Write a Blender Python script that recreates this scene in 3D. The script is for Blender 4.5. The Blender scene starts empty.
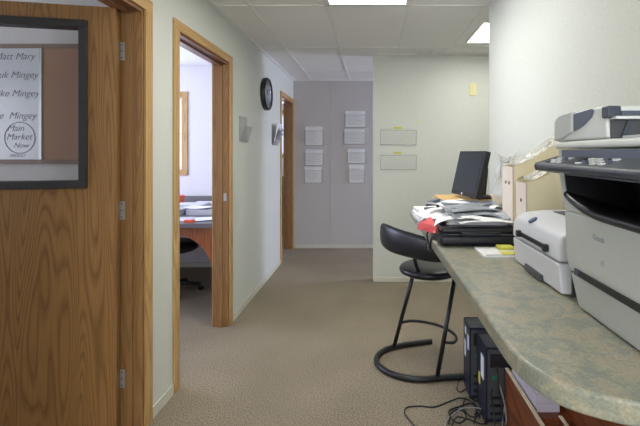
import bpy, math, random
from mathutils import Vector, Matrix, noise
random.seed(7)
PI = math.pi
S = bpy.context.scene
C = S.collection

# ------------------------------------------------------------------ camera
cd = bpy.data.cameras.new('camera'); cam = bpy.data.objects.new('camera', cd); C.objects.link(cam)
cam.location = (0, 0, 1.38); cam.rotation_euler = (PI/2, 0, 0)
cd.sensor_width = 36; cd.lens = 405/640*36
cd.shift_x = -52/640; cd.shift_y = -60/640
cd.clip_start = 0.02
S.camera = cam

# ------------------------------------------------------------------ world, lamps, exposure
S.view_settings.view_transform = 'Standard'; S.view_settings.look = 'None'
S.view_settings.gamma = 1.0; S.view_settings.use_curve_mapping = False
S.view_settings.exposure = 0.0
S.cycles.transparent_max_bounces = 32
W = bpy.data.worlds.new('world'); S.world = W; W.use_nodes = True
bg = W.node_tree.nodes['Background']; bg.inputs[0].default_value = (0.72, 0.83, 1.0, 1); bg.inputs[1].default_value = 1.6
PANEL_EMIT = 13.0

def area(name, loc, rot, sx, sy, power, col):
    l = bpy.data.lights.new(name, 'AREA'); l.shape = 'RECTANGLE'; l.size = sx; l.size_y = sy
    l.energy = power; l.color = col
    o = bpy.data.objects.new(name, l); o.location = loc; o.rotation_euler = rot; C.objects.link(o); return o
DAY = (0.69, 0.74, 1.0)
# daylight through the windows (lamps fill the openings; some windows are added for light)
area('daylight_window_office', (-2.75, 4.86, 1.6), (-PI/2, 0, 0), 0.85, 0.85, 20, DAY)
area('added_daylight_left', (-3.95, 3.5, 1.55), (0, -PI/2, 0), 1.1, 1.4, 66, DAY)  # unseen second window, added to brighten the side office
area('added_daylight_board_room', (-3.95, 0.3, 1.55), (0, -PI/2, 0), 1.1, 1.4, 34, (0.86, 0.88, 1.0))  # unseen window, added because the board room needs light
area('daylight_window_side_hall', (3.93, 5.16, 1.5), (0, PI/2, 0), 1.3, 1.0, 105, (0.70, 0.74, 1.0))
area('added_daylight_far_room', (-1.65, 7.4, 1.7), (-PI/2, 0, 0), 0.6, 0.8, 14, DAY)  # daylight added to brighten the far room
area('added_daylight_behind', (-0.1, -2.12, 1.55), (PI/2, 0, 0), 1.5, 1.1, 38, (0.95, 0.96, 1.0))  # unseen source behind the camera, added as front fill

# ------------------------------------------------------------------ materials
def srgb(r, g, b):
    f = lambda c: (c/255/12.92) if c/255 <= 0.04045 else ((c/255+0.055)/1.055)**2.4
    return (f(r), f(g), f(b), 1)
def newmat(name):
    m = bpy.data.materials.new(name); m.use_nodes = True
    nt = m.node_tree; return m, nt, nt.nodes, nt.links, nt.nodes['Principled BSDF']
def mat(name, col, rough=0.5, metal=0, var=0.05, vscale=30, bump=0, bscale=200, spec=0.5, coat=0):
    m, nt, N, L, b = newmat(name)
    b.inputs['Roughness'].default_value = rough; b.inputs['Metallic'].default_value = metal
    b.inputs['Specular IOR Level'].default_value = spec
    b.inputs['Coat Weight'].default_value = coat
    tc = N.new('ShaderNodeTexCoord')
    nz = N.new('ShaderNodeTexNoise'); nz.inputs['Scale'].default_value = vscale; nz.inputs['Detail'].default_value = 3
    L.new(tc.outputs['Object'], nz.inputs['Vector'])
    mx = N.new('ShaderNodeMix'); mx.data_type = 'RGBA'
    mx.inputs['A'].default_value = tuple(c*(1-var) for c in col[:3])+(1,)
    mx.inputs['B'].default_value = tuple(min(1, c*(1+var)) for c in col[:3])+(1,)
    L.new(nz.outputs['Fac'], mx.inputs['Factor']); L.new(mx.outputs['Result'], b.inputs['Base Color'])
    if bump:
        n2 = N.new('ShaderNodeTexNoise'); n2.inputs['Scale'].default_value = bscale; n2.inputs['Detail'].default_value = 4
        L.new(tc.outputs['Object'], n2.inputs['Vector'])
        bp = N.new('ShaderNodeBump'); bp.inputs['Strength'].default_value = bump; bp.inputs['Distance'].default_value = 0.004
        L.new(n2.outputs['Fac'], bp.inputs['Height']); L.new(bp.outputs['Normal'], b.inputs['Normal'])
    return m
def oak(name, axis, light, dark, rough=0.38, scale=1.0):
    m, nt, N, L, b = newmat(name)
    b.inputs['Roughness'].default_value = rough
    tc = N.new('ShaderNodeTexCoord')
    mp = N.new('ShaderNodeMapping'); sc = [1.0, 1.0, 1.0]; sc[axis] = 0.09
    mp.inputs['Scale'].default_value = tuple(s*scale for s in sc)
    mp.inputs['Location'].default_value = (0.31, 0.17, 0.23)
    L.new(tc.outputs['Object'], mp.inputs['Vector'])
    # cathedral figure: contour lines of a stretched smooth field
    n1 = N.new('ShaderNodeTexNoise'); n1.inputs['Scale'].default_value = 5.5; n1.inputs['Detail'].default_value = 1.0; n1.inputs['Distortion'].default_value = 0.25
    L.new(mp.outputs['Vector'], n1.inputs['Vector'])
    mu = N.new('ShaderNodeMath'); mu.operation = 'MULTIPLY'; mu.inputs[1].default_value = 26
    L.new(n1.outputs['Fac'], mu.inputs[0])
    fr = N.new('ShaderNodeMath'); fr.operation = 'FRACT'; L.new(mu.outputs[0], fr.inputs[0])
    r1 = N.new('ShaderNodeValToRGB'); e = r1.color_ramp.elements
    e[0].position = 0.0; e[0].color = (0.15, 0.15, 0.15, 1); e[1].position = 1.0; e[1].color = (0.25, 0.25, 0.25, 1)
    x = e.new(0.45); x.color = (0.85, 0.85, 0.85, 1); x = e.new(0.82); x.color = (0.7, 0.7, 0.7, 1)
    L.new(fr.outputs[0], r1.inputs['Fac'])
    # fine pores
    mp2 = N.new('ShaderNodeMapping'); sc2 = [1.0, 1.0, 1.0]; sc2[axis] = 0.03
    mp2.inputs['Scale'].default_value = tuple(sc2); L.new(tc.outputs['Object'], mp2.inputs['Vector'])
    n2 = N.new('ShaderNodeTexNoise'); n2.inputs['Scale'].default_value = 260; n2.inputs['Detail'].default_value = 3
    L.new(mp2.outputs['Vector'], n2.inputs['Vector'])
    a = N.new('ShaderNodeMath'); a.operation = 'MULTIPLY_ADD'; a.inputs[1].default_value = 0.9; a.inputs[2].default_value = -0.45
    L.new(n2.outputs['Fac'], a.inputs[0])
    ad = N.new('ShaderNodeMath'); ad.operation = 'ADD'; ad.use_clamp = True
    L.new(r1.outputs['Color'], ad.inputs[0]); L.new(a.outputs[0], ad.inputs[1])
    mx = N.new('ShaderNodeMix'); mx.data_type = 'RGBA'; mx.inputs['A'].default_value = dark; mx.inputs['B'].default_value = light
    L.new(ad.outputs[0], mx.inputs['Factor']); L.new(mx.outputs['Result'], b.inputs['Base Color'])
    return m
def clear(name, tint=(0.97, 0.98, 0.98, 1), gloss=0.10, haze=0.06, hazecol=(0.9, 0.9, 0.9, 1), rough=0.08):
    m, nt, N, L, b = newmat(name); N.remove(b)
    out = N['Material Output']
    t = N.new('ShaderNodeBsdfTransparent'); t.inputs[0].default_value = tint
    d = N.new('ShaderNodeBsdfDiffuse'); d.inputs[0].default_value = hazecol
    g = N.new('ShaderNodeBsdfGlossy'); g.inputs['Roughness'].default_value = rough
    m1 = N.new('ShaderNodeMixShader'); m1.inputs[0].default_value = haze; L.new(t.outputs[0], m1.inputs[1]); L.new(d.outputs[0], m1.inputs[2])
    lw = N.new('ShaderNodeLayerWeight'); lw.inputs['Blend'].default_value = 0.12
    ma = N.new('ShaderNodeMath'); ma.operation = 'MULTIPLY_ADD'; ma.inputs[1].default_value = 0.6; ma.inputs[2].default_value = gloss; ma.use_clamp = True
    L.new(lw.outputs['Fresnel'], ma.inputs[0])
    m2 = N.new('ShaderNodeMixShader'); L.new(ma.outputs[0], m2.inputs[0]); L.new(m1.outputs[0], m2.inputs[1]); L.new(g.outputs[0], m2.inputs[2])
    L.new(m2.outputs[0], out.inputs[0]); return m
def emis(name, col, s):
    m, nt, N, L, b = newmat(name); N.remove(b)
    e = N.new('ShaderNodeEmission'); e.inputs[0].default_value = col; e.inputs[1].default_value = s
    tc = N.new('ShaderNodeTexCoord'); v = N.new('ShaderNodeTexVoronoi'); v.inputs['Scale'].default_value = 60
    L.new(tc.outputs['Object'], v.inputs['Vector'])
    mm = N.new('ShaderNodeMath'); mm.operation = 'MULTIPLY_ADD'; mm.inputs[1].default_value = 0.1*s; mm.inputs[2].default_value = 0.95*s
    L.new(v.outputs['Distance'], mm.inputs[0]); L.new(mm.outputs[0], e.inputs[1])
    L.new(e.outputs[0], N['Material Output'].inputs[0]); return m
def wallmat(name, col):
    m, nt, N, L, b = newmat(name)
    b.inputs['Roughness'].default_value = 0.62; b.inputs['Specular IOR Level'].default_value = 0.3
    tc = N.new('ShaderNodeTexCoord')
    n = N.new('ShaderNodeTexNoise'); n.inputs['Scale'].default_value = 85; n.inputs['Detail'].default_value = 5; n.inputs['Roughness'].default_value = 0.65
    L.new(tc.outputs['Object'], n.inputs['Vector'])
    mx = N.new('ShaderNodeMix'); mx.data_type = 'RGBA'; mx.inputs['A'].default_value = tuple(c*0.86 for c in col[:3])+(1,); mx.inputs['B'].default_value = tuple(c*1.12 for c in col[:3])+(1,)
    L.new(n.outputs['Fac'], mx.inputs['Factor']); L.new(mx.outputs['Result'], b.inputs['Base Color'])
    bp = N.new('ShaderNodeBump'); bp.inputs['Strength'].default_value = 0.25; bp.inputs['Distance'].default_value = 0.003
    L.new(n.outputs['Fac'], bp.inputs['Height']); L.new(bp.outputs['Normal'], b.inputs['Normal'])
    return m
def carpet():
    m, nt, N, L, b = newmat('carpet'); b.inputs['Roughness'].default_value = 0.95; b.inputs['Specular IOR Level'].default_value = 0.1
    tc = N.new('ShaderNodeTexCoord')
    n1 = N.new('ShaderNodeTexNoise'); n1.inputs['Scale'].default_value = 160; n1.inputs['Detail'].default_value = 3
    n2 = N.new('ShaderNodeTexNoise'); n2.inputs['Scale'].default_value = 2.2; n2.inputs['Detail'].default_value = 4
    n3 = N.new('ShaderNodeTexNoise'); n3.inputs['Scale'].default_value = 45; n3.inputs['Detail'].default_value = 2
    for n in (n1, n2, n3): L.new(tc.outputs['Object'], n.inputs['Vector'])
    r = N.new('ShaderNodeValToRGB'); e = r.color_ramp.elements
    e[0].position = 0.32; e[0].color = srgb(102, 93, 78); e[1].position = 0.70; e[1].color = srgb(184, 171, 150)
    L.new(n1.outputs['Fac'], r.inputs['Fac'])
    r2 = N.new('ShaderNodeValToRGB'); e = r2.color_ramp.elements
    e[0].position = 0.35; e[0].color = (0.86, 0.86, 0.85, 1); e[1].position = 0.65; e[1].color = (1, 1, 1, 1)
    L.new(n2.outputs['Fac'], r2.inputs['Fac'])
    mx = N.new('ShaderNodeMix'); mx.data_type = 'RGBA'; mx.blend_type = 'MULTIPLY'; mx.inputs['Factor'].default_value = 1
    L.new(r.outputs['Color'], mx.inputs['A']); L.new(r2.outputs['Color'], mx.inputs['B']); L.new(mx.outputs['Result'], b.inputs['Base Color'])
    ad = N.new('ShaderNodeMath'); ad.operation = 'ADD'; L.new(n1.outputs['Fac'], ad.inputs[0]); L.new(n3.outputs['Fac'], ad.inputs[1])
    bp = N.new('ShaderNodeBump'); bp.inputs['Strength'].default_value = 0.6; bp.inputs['Distance'].default_value = 0.006
    L.new(ad.outputs[0], bp.inputs['Height']); L.new(bp.outputs['Normal'], b.inputs['Normal'])
    return m
def laminate():
    m, nt, N, L, b = newmat('stone_laminate'); b.inputs['Roughness'].default_value = 0.28; b.inputs['Specular IOR Level'].default_value = 0.35
    tc = N.new('ShaderNodeTexCoord')
    mp = N.new('ShaderNodeMapping'); mp.inputs['Scale'].default_value = (1.0, 1.0, 1.0); mp.inputs['Rotation'].default_value = (0, 0, 0.5)
    L.new(tc.outputs['Object'], mp.inputs['Vector'])
    n1 = N.new('ShaderNodeTexNoise'); n1.inputs['Scale'].default_value = 22; n1.inputs['Detail'].default_value = 6; n1.inputs['Roughness'].default_value = 0.6; n1.inputs['Distortion'].default_value = 0.6
    L.new(mp.outputs['Vector'], n1.inputs['Vector'])
    r = N.new('ShaderNodeValToRGB'); e = r.color_ramp.elements
    e[0].position = 0.26; e[0].color = srgb(134, 140, 134); e[1].position = 0.78; e[1].color = srgb(168, 168, 154)
    for p, c in ((0.40, (142, 147, 137)), (0.47, (150, 151, 138)), (0.54, (166, 162, 143)), (0.60, (170, 158, 138)), (0.66, (158, 160, 149))):
        x = e.new(p); x.color = srgb(*c)
    L.new(n1.outputs['Fac'], r.inputs['Fac'])
    n2 = N.new('ShaderNodeTexNoise'); n2.inputs['Scale'].default_value = 210; n2.inputs['Detail'].default_value = 3
    L.new(tc.outputs['Object'], n2.inputs['Vector'])
    r2 = N.new('ShaderNodeValToRGB'); e = r2.color_ramp.elements
    e[0].position = 0.35; e[0].color = (0.72, 0.74, 0.74, 1); e[1].position = 0.62; e[1].color = (1.04, 1.03, 1.0, 1)
    L.new(n2.outputs['Fac'], r2.inputs['Fac'])
    mx = N.new('ShaderNodeMix'); mx.data_type = 'RGBA'; mx.blend_type = 'MULTIPLY'; mx.inputs['Factor'].default_value = 0.8
    L.new(r.outputs['Color'], mx.inputs['A']); L.new(r2.outputs['Color'], mx.inputs['B']); L.new(mx.outputs['Result'], b.inputs['Base Color'])
    return m

M = dict(
    wall=wallmat('vinyl_wallpaper', srgb(207, 210, 203)),
    wall_far=wallmat('vinyl_wallpaper_dim', srgb(190, 186, 184)),  # same wallpaper, the far wall's weak grazing light put into its colour
    wall_room=wallmat('painted_wall', srgb(222, 220, 220)),
    ceil=mat('ceiling_tile', srgb(234, 233, 231), 0.9, var=0.05, vscale=120, bump=0.3, bscale=260, spec=0.1),
    grid=mat('ceiling_grid_metal', srgb(228, 228, 225), 0.5, var=0.02),
    carpet=carpet(), lam=laminate(),
    base=mat('cream_baseboard', srgb(205, 204, 190), 0.5, var=0.04),
    oak_z=oak('oak_grain_vertical', 2, srgb(200, 163, 108), srgb(158, 120, 72)),
    oak_y=oak('oak_grain_along_wall', 1, srgb(200, 163, 108), srgb(158, 120, 72)),
    oak_x=oak('oak_grain_across', 0, srgb(200, 163, 108), srgb(158, 120, 72)),
    oak_door=oak('oak_door_veneer', 2, srgb(160, 119, 68), srgb(116, 80, 42), rough=0.42, scale=1.25),
    jamb=oak('oak_jamb', 2, srgb(156, 118, 74), srgb(126, 90, 54)),
    jamb_y=oak('oak_jamb_head', 1, srgb(150, 106, 76), srgb(110, 72, 48)),
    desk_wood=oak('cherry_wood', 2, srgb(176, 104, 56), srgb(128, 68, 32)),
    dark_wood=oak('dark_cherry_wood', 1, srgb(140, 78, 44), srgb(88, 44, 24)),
    glass=clear('window_glass', gloss=0.05, haze=0.03, rough=0.02),
    acrylic=clear('clear_acrylic', tint=(1.0, 1.0, 1.0, 1), gloss=0.0, haze=0.03, hazecol=(0.95,0.95,0.93,1), rough=0.25),
    wrap=clear('clear_wrap', tint=(0.97, 0.97, 0.96, 1), gloss=0.10, haze=0.16, hazecol=(0.95,0.95,0.95,1), rough=0.4),
    black=mat('black_plastic', srgb(28, 28, 31), 0.4, var=0.1),
    black_soft=mat('black_vinyl', srgb(18, 19, 26), 0.34, var=0.15, bump=0.1, bscale=300),
    black_metal=mat('black_powder_coat', srgb(22, 24, 26), 0.38, var=0.1),
    frame_black=mat('black_window_frame', srgb(44, 42, 42), 0.5, var=0.08),
    steel=mat('steel', srgb(185, 188, 192), 0.38, 0.5, var=0.05),
    dark=mat('charcoal_plastic', srgb(62, 69, 80), 0.42, var=0.08),
    slate=mat('slate_plastic', srgb(78, 86, 102), 0.42, var=0.05),
    cop=mat('copier_grey', srgb(190, 193, 191), 0.42, var=0.03, bump=0.05, bscale=900),
    cop_light=mat('copier_light_grey', srgb(218, 220, 218), 0.4, var=0.02),
    prn=mat('printer_pale_grey', srgb(216, 217, 225), 0.42, var=0.02),
    prn_dark=mat('printer_charcoal', srgb(72, 74, 78), 0.5, var=0.05),
    screen=mat('monitor_screen', srgb(30, 33, 42), 0.3, var=0.05),
    paper=mat('white_paper', srgb(228, 228, 230), 0.75, var=0.03, vscale=60),
    paper_print=mat('printed_paper', srgb(196, 196, 202), 0.75, var=0.16, vscale=90),
    paper_grey=mat('grey_print_paper', srgb(150, 155, 163), 0.28, var=0.62, vscale=16),
    lilac=mat('lilac_paper', srgb(198, 192, 208), 0.75, var=0.05),
    red=mat('red_paper', srgb(206, 78, 84), 0.6, var=0.12),
    orange=mat('orange_plastic', srgb(226, 92, 52), 0.5, var=0.05),
    yellow=mat('yellow_sticker', srgb(206, 202, 84), 0.6, var=0.25),
    cream=mat('cream_plastic', srgb(222, 214, 160), 0.4, var=0.02),
    grey_lam=mat('grey_desk_laminate', srgb(112, 110, 112), 0.5, var=0.1),
    tan=mat('kraft_board', srgb(242, 230, 198), 0.7, var=0.06, vscale=12),
    pine=mat('pine_board', srgb(206, 168, 108), 0.6, var=0.1, vscale=20),
    pinkwhite=mat('pale_board', srgb(232, 220, 212), 0.65, var=0.03),
    cork=mat('cork', srgb(170, 120, 88), 0.85, var=0.14, vscale=120),
    board=mat('whiteboard', srgb(218, 222, 232), 0.25, var=0.02),
    ink=mat('marker_ink', srgb(84, 84, 102), 0.6, var=0.1),
    board_frame=mat('board_frame_wood', srgb(120, 88, 66), 0.5, var=0.1, vscale=60),
    blue_case=mat('navy_case_metal', srgb(30, 35, 58), 0.35, 0.2, var=0.08),
    label=mat('white_label', srgb(214, 218, 226), 0.5, var=0.05),
    green=mat('green_plastic', srgb(30, 120, 84), 0.5, var=0.1),
    cable=mat('black_cable', srgb(26, 27, 28), 0.5, var=0.1),
    cable_grey=mat('grey_cable', srgb(150, 152, 154), 0.5, var=0.05),
    white=mat('white_plastic', srgb(225, 225, 222), 0.4, var=0.02),
    rim=clear('acrylic_rim', tint=(0.9,0.9,0.88,1), gloss=0.12, haze=0.35, hazecol=(0.95,0.95,0.93,1), rough=0.2),
    faint=mat('embossed_text', srgb(168, 172, 178), 0.4, var=0.02),
    logo=mat('blue_badge', srgb(64, 84, 124), 0.35, var=0.05),
    lens=emis('fluorescent_lens', (1.0, 0.99, 0.925, 1), PANEL_EMIT),
    blind=mat('window_blind', srgb(214, 216, 226), 0.7, var=0.03),
)

# ------------------------------------------------------------------ mesh tools
ORG = {}          # object name -> world origin used while building
class MB:
    def __init__(s): s.v = []; s.f = []; s.sm = []
    def add(s, vs, fs, smooth=False):
        n = len(s.v); s.v += [tuple(v) for v in vs]; s.f += [tuple(i+n for i in f) for f in fs]; s.sm += [smooth]*len(fs); return s
    def box(s, x0, x1, y0, y1, z0, z1):
        vs = [(x, y, z) for z in (z0, z1) for y in (y0, y1) for x in (x0, x1)]
        return s.add(vs, [(0, 2, 3, 1), (4, 5, 7, 6), (0, 1, 5, 4), (2, 6, 7, 3), (0, 4, 6, 2), (1, 3, 7, 5)])
    def prism(s, poly, a0, a1, axis, smooth=False):
        def P(p, a):
            if axis == 'x': return (a, p[0], p[1])
            if axis == 'y': return (p[0], a, p[1])
            return (p[0], p[1], a)
        n = len(poly); vs = [P(p, a0) for p in poly]+[P(p, a1) for p in poly]
        ar = sum(poly[i][0]*poly[(i+1) % n][1]-poly[(i+1) % n][0]*poly[i][1] for i in range(n))
        fl = (ar > 0) ^ (axis == 'y') ^ (a1 < a0)
        fs = [tuple(range(n)), tuple(range(2*n-1, n-1, -1))]+[(i, i+n, (i+1) % n+n, (i+1) % n) for i in range(n)]
        if fl: fs = [tuple(reversed(f)) for f in fs]
        k = len(s.f); s.add(vs, fs)
        if smooth:
            for i in range(k+2, len(s.f)): s.sm[i] = True
        return s
    def tube(s, pts, r, seg=8, closed=False):
        pts = [Vector(p) for p in pts]; n = len(pts); vs = []; up = None
        for i, p in enumerate(pts):
            if closed: t = pts[(i+1) % n]-pts[i-1]
            else: t = pts[min(i+1, n-1)]-pts[max(i-1, 0)]
            t.normalize()
            if up is None: up = Vector((0, 0, 1)) if abs(t.z) < 0.9 else Vector((1, 0, 0))
            a = t.cross(up)
            if a.length < 1e-4: a = t.cross(Vector((0, 1, 0)))
            a.normalize(); b = a.cross(t).normalized(); up = b
            rr = r[i] if isinstance(r, (list, tuple)) else r
            for k in range(seg):
                q = 2*PI*k/seg; vs.append(p+(a*math.cos(q)+b*math.sin(q))*rr)
        fs = []
        for i in range(n if closed else n-1):
            j = (i+1) % n
            for k in range(seg):
                l = (k+1) % seg; fs.append((i*seg+k, j*seg+k, j*seg+l, i*seg+l))
        if not closed: fs += [tuple(range(seg)), tuple(reversed(range((n-1)*seg, n*seg)))]
        return s.add(vs, fs, True)
    def lathe(s, prof, cx, cy, cz=0, seg=32, axis='z'):
        vs = []
        for r, h in prof:
            for k in range(seg):
                q = 2*PI*k/seg; u, w = r*math.cos(q), r*math.sin(q)
                vs.append((cx+u, cy+w, cz+h) if axis == 'z' else (cx+h, cy+u, cz+w) if axis == 'x' else (cx+u, cy+h, cz+w))
        fs = []
        for i in range(len(prof)-1):
            for k in range(seg):
                l = (k+1) % seg; fs.append((i*seg+k, i*seg+l, (i+1)*seg+l, (i+1)*seg+k))
        fs += [tuple(reversed(range(seg))), tuple(range((len(prof)-1)*seg, len(prof)*seg))]
        return s.add(vs, fs, True)
    def build(s, name, m, parent=None, bevel=0, seg=2, rot=None):
        lo = [min(v[i] for v in s.v) for i in range(3)]; hi = [max(v[i] for v in s.v) for i in range(3)]
        o3 = Vector(((lo[0]+hi[0])/2, (lo[1]+hi[1])/2, lo[2]))
        me = bpy.data.meshes.new(name); me.from_pydata([tuple(Vector(v)-o3) for v in s.v], [], s.f); me.update()
        for p, q in zip(me.polygons, s.sm): p.use_smooth = q
        me.materials.append(M[m] if isinstance(m, str) else m)
        o = bpy.data.objects.new(name, me); C.objects.link(o)
        po = ORG[parent.name] if parent else Vector((0, 0, 0))
        o.parent = parent; o.location = o3-po; ORG[o.name] = o3
        if bevel:
            b = o.modifiers.new('bevel', 'BEVEL'); b.width = bevel; b.segments = seg; b.limit_method = 'ANGLE'; b.angle_limit = math.radians(40)
            for p in me.polygons: p.use_smooth = True
            try:
                w = o.modifiers.new('wn', 'WEIGHTED_NORMAL'); w.keep_sharp = True
            except Exception: pass
        return o
def tag(o, label, cat, group=None):
    o['label'] = label; o['category'] = cat
    if group: o['group'] = group
    return o
def struct(o): o['kind'] = 'structure'; return o
def thing(name, loc, label=None, cat=None, group=None):
    o = bpy.data.objects.new(name, None); C.objects.link(o); o.location = loc; o.empty_display_size = 0.05
    ORG[o.name] = Vector(loc)
    if label: tag(o, label, cat, group)
    return o
def dup(root, loc, rotz=None, label=None, group=None):
    def cp(o, par):
        c = o.copy(); C.objects.link(c); c.parent = par; ORG[c.name] = ORG.get(o.name, Vector())
        for ch in list(o.children): cp(ch, c)
        return c
    r = cp(root, None); r.location = loc
    if rotz is not None: r.rotation_euler = (0, 0, rotz)
    if label: r['label'] = label
    if group: r['group'] = group
    return r
def spline(pts, n=6, closed=False):
    pts = [Vector(p) for p in pts]; out = []; m = len(pts)
    for i in range(m if closed else m-1):
        if closed: p0, p1, p2, p3 = pts[i-1], pts[i], pts[(i+1) % m], pts[(i+2) % m]
        else: p0, p1, p2, p3 = pts[max(i-1, 0)], pts[i], pts[i+1], pts[min(i+2, m-1)]
        for k in range(n):
            t = k/n; out.append(0.5*((2*p1)+(p2-p0)*t+(2*p0-5*p1+4*p2-p3)*t*t+(3*p1-p0-3*p2+p3)*t**3))
    if not closed: out.append(pts[-1])
    return out
def text_mesh(name, body, size, m, parent, loc, rot, shear=0.0, ext=0.0004, thick=0.0):
    cu = bpy.data.curves.new(name, 'FONT'); cu.body = body; cu.size = size; cu.shear = shear; cu.extrude = ext; cu.offset = thick
    cu.align_x = 'CENTER'
    t = bpy.data.objects.new(name+'_src', cu); C.objects.link(t)
    bpy.context.view_layer.update()
    me = bpy.data.meshes.new_from_object(t); bpy.data.objects.remove(t)
    me.materials.clear(); me.materials.append(M[m])
    o = bpy.data.objects.new(name, me); C.objects.link(o); o.parent = parent
    o.location = Vector(loc)-(ORG[parent.name] if parent else Vector()); o.rotation_euler = rot
    ORG[o.name] = Vector(loc)
    return o

# ------------------------------------------------------------------ structure
H = 2.44; XL = -1.142; XR = 0.838
o = struct(MB().box(-4.2, 4.2, -2.4, 7.8, -0.1, 0).build('floor', 'carpet'))
o = struct(MB().box(-4.2, 4.2, -2.4, 7.8, H, H+0.1).build('ceiling', 'ceil'))
# left corridor wall, three doorways
D1 = (1.17, 2.03); D2 = (2.375, 3.23); D3 = (5.09, 5.83); DH = 2.10
b = MB()
for y0, y1 in ((-2.2, D1[0]), (D1[1], D2[0]), (D2[1], D3[0]), (D3[1], 7.5)): b.box(XL-0.12, XL, y0, y1, 0, H)
for y0, y1 in (D1, D2, D3): b.box(XL-0.12, XL, y0, y1, DH, H)
struct(b.build('wall_left', 'wall'))
struct(MB().box(XL, 4.0, 5.88, 5.98, 0, H).build('wall_far', 'wall_far'))
struct(MB().box(0.01, 2.7, 4.34, 4.44, 0, H).build('wall_partition', 'wall'))
struct(MB().box(XR, XR+0.12, -2.2, 2.9, 0, H).build('wall_right', 'wall'))
struct(MB().box(2.6, 2.7, 2.78, 4.34, 0, H).build('wall_side_hall', 'wall'))
struct(MB().box(XR+0.12, 2.6, 2.78, 2.9, 0, H).build('wall_side_hall_near', 'wall'))
# outer walls
def wall_with_hole(name, axis, a, t, u0, u1, hu0, hu1, hz0, hz1, m):
    b = MB()
    def bx(p0, p1, z0, z1):
        if axis == 'x': b.box(a, a+t, p0, p1, z0, z1)
        else: b.box(p0, p1, a, a+t, z0, z1)
    bx(u0, hu0, 0, H); bx(hu1, u1, 0, H); bx(hu0, hu1, 0, hz0); bx(hu0, hu1, hz1, H)
    return struct(b.build(name, m))
wall_with_hole('wall_side_hall_end', 'x', 4.0, 0.1, 4.44, 5.88, 4.66, 5.66, 0.85, 2.15, 'wall')
struct(MB().box(2.7, 4.0, 4.34, 4.44, 0, H).build('wall_side_hall_inner', 'wall'))
wall_with_hole('wall_back', 'y', -2.3, 0.1, -4.0, XR, -0.85, 0.65, 1.0, 2.1, 'wall')
# outer wall of the left rooms, two windows added to let daylight in
b = MB()
for y0, y1 in ((-2.2, -0.4), (1.0, 2.8), (4.2, 5.0)): b.box(-4.1, -4.0, y0, y1, 0, H)
for y0, y1 in ((-0.4, 1.0), (2.8, 4.2)): b.box(-4.1, -4.0, y0, y1, 0, 1.0); b.box(-4.1, -4.0, y0, y1, 2.1, H)
struct(b.build('wall_outer_left', 'wall_room'))
struct(MB().box(-4.0, XL-0.12, 2.2, 2.3, 0, H).build('wall_between_offices', 'wall_room'))
wall_with_hole('wall_office_far', 'y', 4.9, 0.1, -4.0, XL-0.12, -3.2, -2.296, 1.18, 2.05, 'wall_room')
struct(MB().box(-2.15, -2.05, 5.0, 7.5, 0, H).build('wall_far_room_left', 'wall_room'))
wall_with_hole('wall_far_room_end', 'y', 7.5, 0.1, -2.15, XL, -1.95, -1.35, 1.35, 2.1, 'wall_room')

# baseboards
def baseboard(name, boxes):
    b = MB()
    for q in boxes: b.box(*q)
    struct(b.build(name, 'base', bevel=0.002))
t = 0.009
baseboard('baseboard_left', [(XL, XL+t, D1[1]+.06, D2[0]-.06, 0, .06), (XL, XL+t, D2[1]+.06, D3[0]-.06, 0, .06)])
baseboard('baseboard_far', [(XL+.03, 4.0, 5.88-t, 5.88, 0, .05)])
baseboard('baseboard_partition', [(0.01, 2.6, 4.34-t, 4.34, 0, .05)])
baseboard('baseboard_right', [(XR-t, XR, -2.2, 2.9, 0, .05)])
baseboard('baseboard_office', [(-4.0, XL-.12, 4.9-t, 4.9, 0, .06)])
# wall seams (thin batten strips) and ceiling grid
b = MB()
for z in (-0.33+0.0,): b.box(-0.60, -0.585, 5.875, 5.88, 0.05, H)
struct(b.build('trim_1', 'wall_far'))
struct(MB().box(0.477, 0.488, 4.3375, 4.34, 0.05, H).build('trim_4', 'wall'))
b = MB(); gx = [-0.88, -0.33, 0.268, 0.815]
LY = (1.70, 2.90)
for x in gx:
    b.box(x-.011, x+.011, -2.2, 5.88 if x < 0 else 4.34, H-.006, H)
for y in (-1.9, -0.72, 0.47, 1.69, 2.91):
    b.box(XL, XR, y-.011, y+.011, H-.006, H)
b.box(XL, 2.6, 4.04, 4.062, H-.006, H)
b.box(XL, 0.8, 5.22, 5.242, H-.006, H); b.box(0.96, 2.6, 3.2, 3.222, H-.006, H)
b.box(1.48, 1.5, 2.9, 4.34, H-.006, H)
struct(b.build('trim_2', 'grid'))
b = MB()   # wall angle
b.box(XL, XL+.022, -2.2, 5.88, H-.012, H); b.box(XL, 0.8, 5.858, 5.88, H-.012, H)
b.box(0.01, 2.6, 4.318, 4.34, H-.012, H); b.box(XR-.022, XR, -2.2, 2.9, H-.012, H)
struct(b.build('trim_3', 'grid'))

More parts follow.
